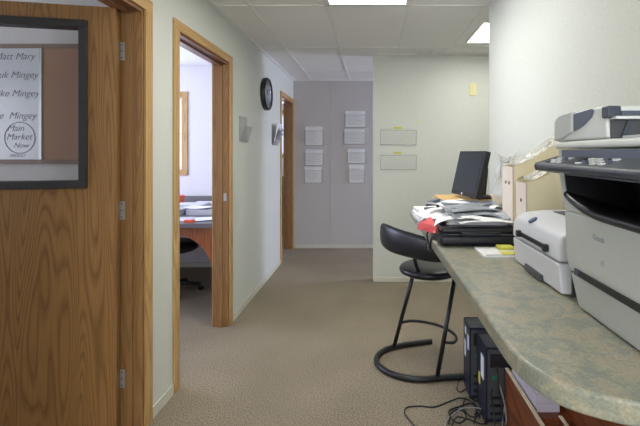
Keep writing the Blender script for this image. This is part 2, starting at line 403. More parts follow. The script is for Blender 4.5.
# door frames
def doorway(name, y0, y1, hinge=True):
    r = struct(thing(name, (XL-0.06, (y0+y1)/2, 0)))
    w = 0.057
    for x0, x1 in ((XL, XL+.014), (XL-.134, XL-.12)):
        MB().box(x0, x1, y0-w, y0+.004, 0, DH+.0).build('casing', 'oak_z', r, bevel=.003)
        MB().box(x0, x1, y1-.004, y1+w if y1 < 5.8 else 5.876, 0, DH).build('casing', 'oak_z', r, bevel=.003)
        MB().box(x0, x1, y0-w, y1+w if y1 < 5.8 else 5.876, DH-.004, DH+w).build('head_casing', 'oak_y', r, bevel=.003)
    MB().box(XL-.12, XL, y0, y0+.018, 0, DH-.018).build('jamb', 'jamb', r)
    MB().box(XL-.12, XL, y1-.018, y1, 0, DH-.018).build('jamb', 'jamb', r)
    MB().box(XL-.12, XL, y0, y1, DH-.018, DH).build('head_jamb', 'jamb_y', r)
    b = MB(); b.box(XL-.078, XL-.044, y0+.018, y0+.03, 0, DH-.03); b.build('door_stop', 'jamb', r)
    b = MB(); b.box(XL-.078, XL-.044, y1-.03, y1-.018, 0, DH-.03); b.build('door_stop', 'jamb', r)
    b = MB(); b.box(XL-.078, XL-.044, y0+.018, y1-.018, DH-.03, DH-.018); b.build('door_stop', 'jamb_y', r)
    return r
d1 = doorway('door_1', *D1); d2 = doorway('door_2', *D2); d3 = doorway('door_3', *D3)
# strike plate on door 2 far jamb
MB().box(XL-.035, XL-.012, D2[1]-.0195, D2[1]-.0175, 1.0, 1.06).build('strike_plate', 'steel', d2)
# the open door leaf, hinged on the far jamb, swung into the board room
DW, DT, DZ0, DZ1 = 0.84, 0.044, 0.012, 2.085
leaf = struct(thing('door_4', (XL-.106, 2.007, 0)))
wx0, wx1, wz0, wz1 = -0.70, -0.124, 1.212, 2.014
b = MB()   # slab with an opening
b.box(-DW, wx0, -DT, 0, DZ0, DZ1); b.box(wx1, 0, -DT, 0, DZ0, DZ1)
b.box(wx0, wx1, -DT, 0, DZ0, wz0); b.box(wx0, wx1, -DT, 0, wz1, DZ1)
ORG[leaf.name] = Vector((0, 0, 0))
b.build('slab', 'oak_door', leaf)
b = MB(); f = 0.036
b.box(wx0, wx1, -DT-.014, .012, wz0, wz0+f); b.box(wx0, wx1, -DT-.014, .012, wz1-f, wz1)
b.box(wx0, wx0+f, -DT-.014, .012, wz0+f, wz1-f); b.box(wx1-f, wx1, -DT-.014, .012, wz0+f, wz1-f)
wf = b.build('window_frame', 'frame_black', leaf, bevel=.003)
MB().box(wx0+f-.002, wx1-f+.002, -DT/2-.003, -DT/2+.003, wz0+f-.002, wz1-f+.002).build('pane', 'glass', wf)
MB().lathe([(0.026, 0), (0.026, .008), (.012, .012), (.012, .03), (.027, .04), (.03, .055), (.02, .068), (.004, .07)], -DW+.06, 0.0, 1.0, axis='y').build('door_knob', 'steel', leaf)
leaf.rotation_euler = (0, 0, math.radians(11))
for hz in (0.26, 1.095, 1.885):
    h = MB(); h.box(XL-.108, XL-.078, D1[1]-.0205, D1[1]-.0175, hz-.045, hz+.045)
    h.tube([(XL-.116, D1[1]-.026, hz-.047), (XL-.116, D1[1]-.026, hz+.047)], 0.0075, 10)
    hg = h.build('hinge', 'steel', d1)
    b = MB()
    for q in (-.032, .0, .032): b.box(XL-.102, XL-.096, D1[1]-.0215, D1[1]-.0195, hz+q-.003, hz+q+.003)
    b.build('screw', 'dark', hg)

# windows
def window_y(name, x0, x1, y, z0, z1, side):       # in a wall facing -Y; side -1 = casing towards -Y
    r = struct(thing(name, ((x0+x1)/2, y, z0))); w = .07
    ya, yb = (y-.016, y) if side < 0 else (y, y+.016)
    MB().box(x0-w, x0, ya, yb, z0-w, z1+w).build('casing', 'oak_z', r, bevel=.003)
    MB().box(x1, x1+w, ya, yb, z0-w, z1+w).build('casing', 'oak_z', r, bevel=.003)
    MB().box(x0, x1, ya, yb, z1, z1+w).build('head_casing', 'oak_x', r, bevel=.003)
    MB().box(x0, x1, ya, yb, z0-w, z0).build('sill', 'oak_x', r, bevel=.003)
    b = MB(); f = .03; yy = y+.05 if side < 0 else y-.05
    b.box(x0, x0+f, yy-.02, yy+.02, z0, z1); b.box(x1-f, x1, yy-.02, yy+.02, z0, z1)
    b.box(x0+f, x1-f, yy-.02, yy+.02, z0, z0+f); b.box(x0+f, x1-f, yy-.02, yy+.02, z1-f, z1)
    b.box(x0+f, x1-f, yy-.015, yy+.015, (z0+z1)/2-.012, (z0+z1)/2+.012)
    fr = b.build('sash', 'white', r)
    MB().box(x0+f, x1-f, yy-.003, yy+.003, z0+f, z1-f).build('pane', 'glass', fr)
    return r
window_y('window_1', -3.2, -2.296, 4.9, 1.18, 2.05, -1)
window_y('window_added_2', -0.85, 0.65, -2.2, 1.0, 2.1, 1)  # added behind the camera to carry the fill daylight
window_y('window_added_3', -1.95, -1.35, 7.5, 1.35, 2.1, -1)  # added opening that lets daylight into the far room
def window_x(name, x, y0, y1, z0, z1, s):
    r = struct(thing(name, (x, (y0+y1)/2, z0))); w = .07; xa, xb = sorted((x, x-s*.016))
    MB().box(xa, xb, y0-w, y0, z0-w, z1+w).build('casing', 'oak_z', r)
    MB().box(xa, xb, y1, y1+w, z0-w, z1+w).build('casing', 'oak_z', r)
    MB().box(xa, xb, y0, y1, z1, z1+w).build('head_casing', 'oak_y', r)
    MB().box(xa, xb, y0, y1, z0-w, z0).build('sill', 'oak_y', r)
    xx = x+s*.05; f = .03; b = MB()
    b.box(xx-.02, xx+.02, y0, y0+f, z0, z1); b.box(xx-.02, xx+.02, y1-f, y1, z0, z1)
    b.box(xx-.02, xx+.02, y0+f, y1-f, z0, z0+f); b.box(xx-.02, xx+.02, y0+f, y1-f, z1-f, z1)
    fr = b.build('sash', 'white', r)
    MB().box(xx-.003, xx+.003, y0+f, y1-f, z0+f, z1-f).build('pane', 'glass', fr)
window_x('window_4', 4.0, 4.66, 5.66, 0.85, 2.15, 1)
window_x('window_added_5', -4.0, 2.8, 4.2, 1.0, 2.1, -1)  # unseen, added for extra daylight in the side office
window_x('window_added_6', -4.0, -0.4, 1.0, 1.0, 2.1, -1)  # unseen, added to let daylight into the board room

# ------------------------------------------------------------------ ceiling fixtures
def ceiling_light(x0, x1, y0, y1, label):
    r = thing('ceiling_light', ((x0+x1)/2, (y0+y1)/2, H-.012), label, 'ceiling light', 'ceiling lights')
    b = MB(); f = .022
    b.box(x0, x0+f, y0, y1, H-.012, H-.001); b.box(x1-f, x1, y0, y1, H-.012, H-.001)
    b.box(x0+f, x1-f, y0, y0+f, H-.012, H-.001); b.box(x0+f, x1-f, y1-f, y1, H-.012, H-.001)
    b.build('frame', 'grid', r)
    MB().box(x0+f, x1-f, y0+f, y1-f, H-.009, H-.002).build('diffuser', 'lens', r)
    return r
ceiling_light(-.318, .256, 1.70, 2.875, 'bright rectangular fluorescent panel at the top of the corridor ceiling')
ceiling_light(.885, 1.47, 3.25, 3.87, 'small fluorescent panel partly hidden by the right wall corner')
ceiling_light(-.304, .239, -1.89, -.73, 'unseen fluorescent panel added behind the camera for fill light')  # out of view, added to light the corridor from behind
vr = thing('ceiling_vent', (.61, 4.12, H-.01), 'flat pale grey air vent in the ceiling near the partition', 'vent')
b = MB(); x0, x1, y0, y1 = .44, .78, 4.085, 4.29
b.box(x0, x1, y0, y0+.015, H-.012, H-.001); b.box(x0, x1, y1-.015, y1, H-.012, H-.001)
b.box(x0, x0+.015, y0+.015, y1-.015, H-.012, H-.001); b.box(x1-.015, x1, y0+.015, y1-.015, H-.012, H-.001); b.box(.60, .62, y0+.015, y1-.015, H-.012, H-.001)
b.build('frame', 'grid', vr)
MB().box(x0+.015, x1-.015, y0+.015, y1-.015, H-.004, H-.001).build('backing', 'steel', vr)
for k in range(8):
    y = y0+.03+k*.021; MB().box(x0+.015, x1-.015, y, y+.008, H-.010, H-.004).build('slat', 'grid', vr)

# ------------------------------------------------------------------ wall things, corridor left
ck = thing('wall_clock', (XL, 4.30, 1.80), 'round black rimmed wall clock with a white dial on the left wall', 'clock')
zc = 2.005; yc = 4.30; R = .172
MB().lathe([(R-.004, 0), (R, .006), (R, .04), (R-.008, .05), (R-.02, .05), (R-.024, .034), (R-.024, .028)], XL+.001, yc, zc, 40, 'x').build('rim', 'black', ck)
MB().lathe([(R-.023, .029), (R-.023, .032)], XL+.001, yc, zc, 40, 'x').build('dial', 'paper', ck)
for k in range(12):
    a = k*PI/6; c, q = math.cos(a), math.sin(a)
    MB().tube([(XL+.034, yc+q*.107, zc+c*.107), (XL+.034, yc+q*.129, zc+c*.129)], .004, 4).build('hour_mark', 'black', ck)
for a, l, w in ((-.95, .07, .005), (.52, .105, .0035)):
    MB().tube([(XL+.036, yc, zc), (XL+.036, yc+math.sin(a)*l, zc+math.cos(a)*l)], w, 5).build('hand', 'black', ck)
MB().lathe([(R-.023, .044), (R-.023, .046)], XL+.001, yc, zc, 40, 'x').build('glass', 'glass', ck)

def pocket_x(name, y0, y1, z0, z1, label, dep=.05, group='clear wall pockets'):
    r = thing(name, (XL, (y0+y1)/2, z0), label, 'wall pocket')
    MB().box(XL+.001, XL+.004, y0, y1, z0, z1).build('back_panel', 'acrylic', r)
    b = MB(); zt = z0+(z1-z0)*.62
    b.prism([(XL+.012, z0), (XL+.015, z0), (XL+dep+.003, zt), (XL+dep, zt)], y0, y1, 'y'); b.build('front_panel', 'acrylic', r)
    MB().box(XL+.004, XL+.014, y0, y1, z0, z0+.003).build('bottom_lip', 'acrylic', r)
    return r
pocket_x('brochure_holder', 3.47, 3.70, 1.48, 1.70, 'empty clear acrylic brochure holder on the left wall beside the second doorway')
pocket_x('brochure_holder', 4.60, 4.84, 1.47, 1.70, 'clear brochure holder with a white leaflet by the far doorway', .09)
b = MB(); b.prism([(XL+.016, 1.48), (XL+.018, 1.48), (XL+.072, 1.72), (XL+.069, 1.72)], 4.62, 4.82, 'y')
tag(b.build('leaflet', 'paper'), 'folded white leaflet leaning out of the holder by the far doorway', 'paper')
b = MB(); b.prism([(XL+.022, 1.478), (XL+.024, 1.478), (XL+.10, 1.665), (XL+.098, 1.665)], 4.66, 4.80, 'y')
tag(b.build('leaflet', 'paper_grey'), 'grey patterned leaflet in front of the white one in the holder by the far doorway', 'paper')

# wall pockets on the far wall and the partition
def pocket_y(y, x0, x1, z0, z1, label, group, frac=.75, dep=.035):
    r = thing('wall_pocket', ((x0+x1)/2, y, z0), label, 'wall pocket', group)
    MB().box(x0, x1, y-.004, y-.001, z0, z1).build('back_panel', 'acrylic', r)
    zt = z0+(z1-z0)*frac
    MB().prism([(y-.012, z0), (y-.015, z0), (y-dep-.003, zt), (y-dep, zt)], x0, x1, 'x').build('front_panel', 'acrylic', r)
    MB().box(x0, x1, y-.013, y-.004, z0, z0+.004).build('bottom_lip', 'acrylic', r)
    for x in (x0, x1-.003): MB().prism([(y-.004, z0), (y-.013, z0), (y-dep, zt), (y-.004, zt)], x, x+.003, 'x').build('side_panel', 'acrylic', r)
    MB().tube([(x0, y-dep-.002, zt), (x1, y-dep-.002, zt)], .0025, 5).build('rim', 'rim', r)
    MB().tube([(x0, y-.012, z0+.002), (x1, y-.012, z0+.002)], .003, 5).build('lower_rim', 'rim', r)
    for x in (x0, x1): MB().tube([(x, y-.012, z0+.002), (x, y-dep-.002, zt)], .002, 5).build('side_rim', 'rim', r)
    return r
YF = 5.88; k68 = YF/405
def fx(px): return (px-372)*k68
def fz(py): return 1.38-(py-153)*k68
far = [(305.5, 323.5, 127.5, 145.5, 'topmost of the left column'), (305, 323, 150.5, 165.5, 'middle of the left column'), (305, 322.5, 167.5, 183, 'lowest of the left column'),
       (345.5, 366, 112, 127.5, 'topmost of the right column'), (344, 365, 130, 144.5, 'second from the top of the right column'),
       (348, 366, 150, 163.5, 'third from the top of the right column'), (349, 364.5, 165.5, 183, 'lowest of the right column')]
for x0, x1, y0, y1, w in far:
    pocket_y(YF, fx(x0)-.01, fx(x1)+.01, fz(y1), fz(y0), 'clear wall pocket on the far wall, '+w, 'far wall pockets', .8)
    b = MB(); za, zb = fz(y1)+.008, fz(y0)+.012; dx = random.uniform(-.008, .008)
    b.prism([(YF-.014, za), (YF-.0165, za), (YF-.0215, zb), (YF-.019, zb)], fx(x0)+.008+dx, fx(x1)-.008+dx, 'x')
    pp = thing('paper_sheet', ((fx(x0)+fx(x1))/2, YF-.016, za), 'printed sheets in the far wall pocket, '+w, 'paper', 'papers in the far wall pockets')
    b.build('sheet', 'paper', pp)
    b = MB(); n = int((zb-za)/.02)
    for i in range(1, n):
        z = zb-i*.02; tt = (z-za)/(zb-za); yy = YF-.0165-.005*tt
        wd = random.uniform(.5, 1); xa = fx(x0)+.03+dx
        b.box(xa, xa+(fx(x1)-.03-xa)*wd, yy-.0008, yy+.0006, z, z+.006)
    b.build('printed_lines', 'paper_print', pp)
YP = 4.34; kp = YP/405
for z0, z1, w in ((1.38-(145-153)*kp, 1.38-(128-153)*kp, 'upper'), (1.38-(169.5-153)*kp, 1.38-(153-153)*kp, 'lower')):
    x0, x1 = .09, .472
    pocket_y(YP, x0, x1, z0, z1, 'empty clear wall pocket with a yellow sticker on the cream partition, %s of two' % w, 'partition wall pockets', .85, .045)
    b = MB(); b.box(.235, .32, YP-.0085, YP-.0045, z1-.008, z1+.012)
    tag(b.build('sticky_label', 'yellow'), 'small yellow label at the top of the %s partition pocket' % w, 'label', 'yellow pocket labels')
sw = thing('light_switch', (1.08, YP, 1.99), 'cream yellow wall switch plate high on the partition', 'switch')
MB().box(1.043, 1.118, YP-.008, YP, 1.995, 2.125).build('plate', 'cream', sw, bevel=.003)
MB().box(1.066, 1.095, YP-.013, YP-.008, 2.03, 2.09).build('rocker', 'cream', sw, bevel=.002)
tag(MB().box(.475, .505, YP-.006, YP-.0045, 1.72, 1.735).build('sticky_note', 'cream'), 'tiny pale note stuck beside the upper partition pocket', 'note')

# ------------------------------------------------------------------ board room: combination board
bd = thing('notice_board', (-1.95, 2.2, 1.31), 'wood framed board, half whiteboard and half cork, behind the open door', 'board')
bx0, bx1, bz0, bz1 = -2.30, -1.50, 1.345, 1.945; xm = -1.79; yb = 2.2
MB().box(bx0, xm, yb-.014, yb-.004, bz0, bz1).build('whiteboard_panel', 'board', bd)
MB().box(xm, bx1, yb-.013, yb-.004, bz0, bz1).build('cork_panel', 'cork', bd)
b = MB()
b.box(bx0-.02, bx1+.02, yb-.022, yb-.001, bz1, bz1+.022); b.box(bx0-.02, bx1+.02, yb-.026, yb-.001, bz0-.022, bz0)
b.box(bx0-.02, bx0, yb-.022, yb-.001, bz0, bz1); b.box(bx1, bx1+.02, yb-.022, yb-.001, bz0, bz1)
b.build('frame', 'board_frame', bd)
MB().box(xm-.004, xm+.010, yb-.020, yb-.0135, bz0, bz1).build('divider_strip', 'steel', bd)
RT = (PI/2, 0, 0)
for s, x, z, sz in (('Matt Mary', -1.93, 1.885, .052), ('Buk Mingey', -1.925, 1.785, .052), ('Mike Mingey', -1.93, 1.685, .052), ('Joe  Mingey', -1.935, 1.565, .052),
                    ('Main', -1.925, 1.498, .048), ('Market', -1.905, 1.452, .048), ('Now', -1.895, 1.408, .040), ('FRI/SAT', -1.915, 1.357, .026)):
    text_mesh('handwriting', s, sz, 'ink', bd, (x, yb-.0145, z), RT, shear=.35, thick=-.0004)
cp = [(-1.90+.082*math.cos(a*PI/14), yb-.0152, 1.462+.084*math.sin(a*PI/14)) for a in range(28)]
MB().tube(cp, .0016, 5, True).build('drawn_circle', 'ink', bd)

# ------------------------------------------------------------------ office seen through the second doorway
dk = thing('office_desk', (-1.9, 3.4, 0), 'grey topped desk with a curved cherry wood end bracket in the side office', 'desk')
MB().box(-3.3, -1.27, 3.42, 4.86, .745, .785).build('desktop', 'grey_lam', dk, bevel=.003)
MB().box(-3.3, -1.27, 4.86, 4.88, .745, .865).build('backsplash', 'grey_lam', dk, bevel=.003)
poly = [(-1.27, .745), (-1.75, .745), (-1.75, .72)]
for k in range(0, 11):
    a = k/10*PI/2; poly.append((-1.72+.36*math.sin(a), .26+.42*math.cos(a)))
poly += [(-1.36, .0), (-1.27, .0)]
MB().prism(poly, 3.50, 3.535, 'y').build('end_bracket', 'desk_wood', dk)
MB().box(-3.3, -3.26, 3.45, 4.84, 0, .745).build('side_panel', 'desk_wood', dk)

def sheet(name, m, cx, cy, z, w, l, rot, label, cat='paper', group=None, bend=0.0, tiltx=0.0, tilty=0.0, wav=0.004, th=.0015, n=8, droop=None):
    b = MB(); vs = []; R3 = Matrix.Rotation(rot, 3, 'Z') @ Matrix.Rotation(tilty, 3, 'Y') @ Matrix.Rotation(tiltx, 3, 'X')
    sd = random.uniform(0, 50)
    for lay in (0, 1):
        for j in range(n+1):
            for i in range(n+1):
                u, v = i/n-.5, j/n-.5
                dz = bend*(4*u*u-.3)+wav*noise.noise(Vector((u*2.2+sd, v*2.2, sd)))
                if droop: dz -= droop*max(0, -u-.1)**2*4
                p = R3 @ Vector((u*w, v*l, dz+lay*th)); vs.append((p.x+cx, p.y+cy, p.z+z))
    q = (n+1)*(n+1); fs = []
    for j in range(n):
        for i in range(n):
            a = j*(n+1)+i; fs.append((a, a+n+1, a+n+2, a+1)); fs.append((q+a, q+a+1, q+a+n+2, q+a+n+1))
    rim = [i for i in range(n+1)]+[j*(n+1)+n for j in range(1, n+1)]+[n*(n+1)+i for i in range(n-1, -1, -1)]+[j*(n+1) for j in range(n-1, 0, -1)]
    for a, c in zip(rim, rim[1:]+rim[:1]): fs.append((a, c, c+q, a+q))
    b.add(vs, fs, False); o = b.build(name, m)
    tag(o, label, cat, group); return o
def stack(name, m, cx, cy, z0, w, l, h, rot, label, cat='papers', n=6):
    b = MB(); c, s = math.cos(rot), math.sin(rot)
    for k in range(n):
        ox, oy, da = random.uniform(-.004, .004), random.uniform(-.004, .004), random.uniform(-.02, .02)
        ca, sa = math.cos(rot+da), math.sin(rot+da); pl = []
        for u, v in ((-.5, -.5), (.5, -.5), (.5, .5), (-.5, .5)): pl.append((cx+ox+u*w*ca-v*l*sa, cy+oy+u*w*sa+v*l*ca))
        b.prism(pl, z0+h*k/n+.0002, z0+h*(k+1)/n, 'z')
    o = b.build(name, m); tag(o, label, cat); return o
z0 = .786
stack('paper_stack', 'paper_print', -1.72, 3.56, z0, .26, .2, .012, .2, 'flat printed papers on the near edge of the side office desk')
stack('paper_stack', 'paper_print', -1.60, 3.98, z0, .34, .24, .055, -.1, 'thick printed paper stack in the middle of the side office desk')
sheet('paper_sheet', 'paper', -1.50, 3.62, z0+.006, .2, .2, .3, 'loose white sheet at the near right of the side office desk', wav=.004)
stack('paper_stack', 'paper', -1.78, 4.64, z0, .5, .22, .03, .0, 'long white paper pile at the back of the office desk against the backsplash')
stack('folder_stack', 'paper_grey', -1.92, 3.98, z0, .2, .26, .055, .15, 'grey folder stack beside the thick paper stack on the office desk', n=3)
sheet('paper_sheet', 'paper', -1.68, 3.97, z0+.063, .26, .2, -.2, 'curled white sheet lying over the stacks on the office desk', bend=.012)
stack('paper_stack', 'paper_print', -1.95, 4.35, z0, .34, .26, .05, .05, 'white papers piled at the back of the office desk')
r = thing('desk_telephone', (-1.88, 3.62, z0), 'small black desk telephone among papers on the office desk', 'telephone')
MB().prism([(3.55, z0), (3.72, z0), (3.72, z0+.05), (3.55, z0+.025)], -1.97, -1.80, 'x').build('base', 'black', r, bevel=.005)
MB().tube(spline([(-1.95, 3.60, z0+.05), (-1.95, 3.64, z0+.066), (-1.95, 3.68, z0+.074), (-1.95, 3.71, z0+.07)]), .014, 10).build('handset', 'black', r)
r = thing('tape_box', (-2.1, 4.5, z0), 'orange red plastic box at the back corner of the office desk', 'box')
MB().box(-2.28, -2.13, 4.45, 4.6, z0, z0+.10).build('body', 'orange', r, bevel=.004)
MB().box(-2.283, -2.127, 4.447, 4.603, z0+.10, z0+.118).build('lid', 'orange', r, bevel=.003)
tag(MB().box(-1.60, -1.53, 3.44, 3.50, z0, z0+.022).build('red_eraser', 'orange'), 'small red box on the near right edge of the office desk', 'box')
# office chair under that desk
oc = thing('office_chair', (-1.96, 4.0, 0), 'black office chair tucked under the side office desk', 'chair')
MB().lathe([(.2, .42), (.23, .44), (.235, .47), (.2, .50), (.02, .505)], -1.96, 4.0, 0, 28).build('seat', 'black_soft', oc)
MB().tube([(-1.96, 4.0, .08), (-1.96, 4.0, .42)], .025, 10).build('column', 'black_metal', oc)
for k in range(5):
    a = k*2*PI/5+.3; px, py = -1.96+.25*math.cos(a), 4.0+.25*math.sin(a)
    lg = MB().tube([(-1.96, 4.0, .10), (px, py, .065)], [.024, .016], 8).build('leg', 'black_metal', oc)
    MB().lathe([(.0, -.012), (.026, -.012), (.028, 0), (.026, .012), (.0, .012)], px, py, .0285, 14, 'y').build('caster', 'black', lg)

# far room: low shelf with a green box
fs_ = thing('low_bookcase', (-1.68, 7.2, 0), 'dark low bookcase seen through the far doorway', 'bookcase')
for x in (-2.04, -1.42): MB().box(x, x+.02, 6.6, 7.0, 0, .86).build('side_panel', 'dark', fs_)
for z in (.05, .43, .84): MB().box(-2.02, -1.42, 6.6, 7.0, z, z+.02).build('shelf', 'dark', fs_)
MB().box(-2.02, -1.42, 6.98, 7.0, 0, .86).build('back_panel', 'dark', fs_)
tag(MB().box(-1.60, -1.44, 6.68, 6.9, .861, .99).build('storage_box', 'green', bevel=.006), 'green box on the dark bookcase in the far room', 'box')

# ------------------------------------------------------------------ counter
ZC = 1.02
front = [(.24, 2.556), (.252, 2.2), (.2545, 1.6), (.255, 1.1), (.2545, .80), (.2575, .735), (.2665, .692), (.2885, .645), (.3236, .613), (.385, .584), (.46, .568), (.55, .56), (.6, .558)]
fp = [front[0]]+[(p.x, p.y) for p in spline([(x, y, 0) for x, y in front[3:]], 5)]
poly = [(XR-.001, 2.556)]+fp+[(XR-.001, .558)]
ct = thing('countertop', (.55, 1.6, ZC-.04), 'long mottled green grey stone look counter with a rounded near corner', 'counter')
MB().prism(poly, ZC-.0395, ZC, 'z').build('top', 'lam', ct, bevel=.007, seg=3)
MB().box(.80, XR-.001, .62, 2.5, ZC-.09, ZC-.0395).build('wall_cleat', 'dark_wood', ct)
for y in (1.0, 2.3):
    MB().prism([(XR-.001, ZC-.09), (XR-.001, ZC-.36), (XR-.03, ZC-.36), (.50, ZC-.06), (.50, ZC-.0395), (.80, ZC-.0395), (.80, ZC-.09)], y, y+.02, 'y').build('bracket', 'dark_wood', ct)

# ------------------------------------------------------------------ copier
cp_ = thing('office_copier', (.64, .77, ZC), 'large grey desktop copier with a document feeder, nearest on the counter', 'copier')
Y0, Y1 = .585, .945
# lower body up to the paper output bay
body = [(.80, ZC+.02), (.80, ZC+.245), (.56, ZC+.245), (.447, ZC+.225), (.452, 1.142), (.4605, 1.10)]
MB().prism([(.80, 1.107), (.80, 1.250), (.447, 1.250), (.4515, 1.142), (.459, 1.107)], Y0, Y1, 'y').build('body', 'cop', cp_, bevel=.008, seg=3)
cs = MB().prism([(.80, ZC+.003), (.80, 1.104), (.4605, 1.104), (.474, 1.045), (.480, ZC+.003)], Y0+.003, Y1-.003, 'y').build('paper_cassette', 'cop', cp_, bevel=.005)
# finger notch in the cassette
b = MB(); b.prism([(.80, 1.335), (.80, 1.2505), (.60, 1.2505), (.60, 1.335)], Y0+.002, Y1-.002, 'y'); b.build('bay_rear', 'black', cp_)
MB().prism([(.60, 1.335), (.60, 1.2505), (.447, 1.2505), (.436, 1.335)], Y1-.014, Y1, 'y').build('bay_side', 'cop', cp_, bevel=.002)
MB().prism([(.60, 1.335), (.60, 1.2505), (.447, 1.2505), (.436, 1.335)], Y0, Y0+.014, 'y').build('bay_side', 'cop', cp_, bevel=.002)
MB().box(.46, .60, Y0+.014, Y1-.016, 1.2503, 1.253).build('bay_floor', 'black', cp_)
MB().prism([(.60, 1.334), (.60, 1.254), (.452, 1.254), (.441, 1.334)], Y1-.018, Y1-.0142, 'y').build('bay_liner', 'black', cp_)
MB().box(.442, .60, Y0+.014, Y1-.018, 1.330, 1.3345).build('bay_ceiling', 'black', cp_)
# curved black lip of the output tray
n = 24; vs = []; fs = []
for i in range(n+1):
    tt = i/n; y = Y1-.012-(Y1-Y0-.02)*tt
    zl = 1.290-.031*math.sin(min(1, tt*2.2)*PI/2)**.8
    vs += [(.4465, y, zl-.014), (.443, y, zl-.010), (.441, y, zl-.002), (.446, y, zl+.004), (.54, y, 1.262), (.54, y, 1.2535)]
for i in range(n):
    for k in range(6): l = (k+1) % 6; fs.append((i*6+k, i*6+l, (i+1)*6+l, (i+1)*6+k))
fs += [tuple(range(6)), tuple(reversed(range(n*6, n*6+6)))]
b = MB(); b.add(vs, fs, True); b.build('output_tray_lip', 'black', cp_)
vs = []; fs = []
for i in range(n+1):
    tt = i/n; y = Y1-.012-(Y1-Y0-.02)*tt; zt = max(1.2502, 1.290-.031*math.sin(min(1, tt*2.2)*PI/2)**.8-.0135)
    vs += [(.4472, y, 1.2495), (.4455, y, zt), (.462, y, zt), (.462, y, 1.2495)]
for i in range(n):
    for k in range(4): l = (k+1) % 4; fs.append((i*4+k, i*4+l, (i+1)*4+l, (i+1)*4+k))
fs += [(0, 1, 2, 3), (n*4+3, n*4+2, n*4+1, n*4)]
b = MB(); b.add(vs, fs); b.build('front_rim', 'cop', cp_)
# slot and small handle
sl = MB().prism([(.453, 1.1085), (.475, 1.1085), (.475, 1.1225), (.452, 1.1225)], .60, .905, 'y').build('bypass_slot', 'black', cp_)
MB().box(.451, .456, .885, .905, 1.109, 1.122).build('slot_handle', 'dark', cp_)
MB().prism([(.4795, 1.024), (.474, 1.042), (.484, 1.042), (.486, 1.024)], .76, .835, 'y').build('finger_grip', 'cop', cp_, bevel=.003)
MB().box(.4475, .4498, .786, .794, 1.160, 1.170).build('embossed_emblem', 'faint', cp_)
# scanner head and control panel
MB().prism([(.80, 1.336), (.80, 1.388), (.434, 1.388), (.434, 1.336)], Y0, Y1, 'y').build('scanner_base', 'cop', cp_, bevel=.004)
MB().box(.431, .4345, Y0+.01, Y1-.025, 1.366, 1.386).build('scanner_band', 'slate', cp_)
MB().prism([(.81, 1.39), (.81, 1.406), (.432, 1.406), (.427, 1.40), (.428, 1.39)], Y0-.005, Y1+.004, 'y').build('scanner_lid', 'cop_light', cp_, bevel=.004)
n = 12; vs = []; fs = []
for i in range(n+1):
    tt = i/n; y = Y1-.004-(Y1-Y0+.02)*tt; e = min(1, tt*5); xo = .434-.057*(.93+.07*e)
    vs += [(.434, y, 1.334), (xo, y, 1.342), (xo-.003, y, 1.350), (xo, y, 1.356), (.434, y, 1.372)]
for i in range(n):
    for k in range(5): l = (k+1) % 5; fs.append((i*5+k, i*5+l, (i+1)*5+l, (i+1)*5+k))
fs += [tuple(range(5)), tuple(reversed(range(n*5, n*5+5)))]
b = MB(); b.add(vs, fs); pn = b.build('control_panel', 'dark', cp_, bevel=.0015)
for k in range(9):
    y = .90-k*.026
    for j in range(3):
        x = .392+j*.013; zz = 1.356+(x-.378)/.056*.016
        if k in (3, 4): continue
        MB().box(x-.004, x+.004, y-.006, y+.006, zz-.001, zz+.003).build('button', 'cop_light' if (k+j) % 3 else 'slate', pn)
MB().prism([(.389, 1.3595), (.424, 1.3695), (.424, 1.3725), (.389, 1.3625)], .784, .83, 'y').build('display', 'screen', pn)
# document feeder
ad = MB().prism([(Y1-.002, 1.4065), (Y1-.002, 1.452), (Y1-.02, 1.464), (Y1-.16, 1.470), (Y1-.195, 1.468), (Y1-.20, 1.4065)], .432, .70, 'x').build('feeder_housing', 'cop_light', cp_, bevel=.006)
MB().prism([(Y1-.080, 1.426), (Y1-.080, 1.463), (Y1-.150, 1.4665), (Y1-.158, 1.462), (Y1-.150, 1.451), (Y1-.125, 1.438), (Y1-.10, 1.430)], .4305, .433, 'x').build('feeder_inset', 'slate', ad)
MB().prism([(Y1+.003, 1.4075), (Y1+.003, 1.453), (Y1-.02, 1.4645), (Y1-.076, 1.4685), (Y1-.076, 1.424), (Y1-.03, 1.411)], .426, .705, 'x').build('feeder_end_cap', 'cop', ad, bevel=.003)
MB().box(.427, .452, Y1-.212, Y1-.19, 1.444, 1.466).build('hinge_block', 'dark', ad, bevel=.003)
MB().box(.452, .76, Y1-.212, Y1-.201, 1.447, 1.457).build('feeder_bar', 'slate', ad, bevel=.001)
MB().box(.436, .76, Y1-.222, Y1-.201, 1.441, 1.4465).build('feeder_shelf', 'cop_light', ad, bevel=.001)
MB().box(.438, .76, Y1-.207, Y1-.201, 1.4068, 1.4408).build('feeder_mouth', 'prn_dark', ad)
for k in range(8):
    x = .452+k*.034
    MB().prism([(x, 1.409), (x+.007, 1.409), (x+.026, 1.4405), (x+.013, 1.4405)], Y1-.211, Y1-.207, 'y').build('rib', 'dark', ad)
MB().box(.445, .72, Y0+.01, Y1-.225, 1.4065, 1.411).build('document_tray', 'cop', cp_, bevel=.001)
text_mesh('maker_name', 'Canon', .015, 'faint', cp_, (.4478, .802, 1.206), (PI/2, 0, -PI/2), thick=.0004)

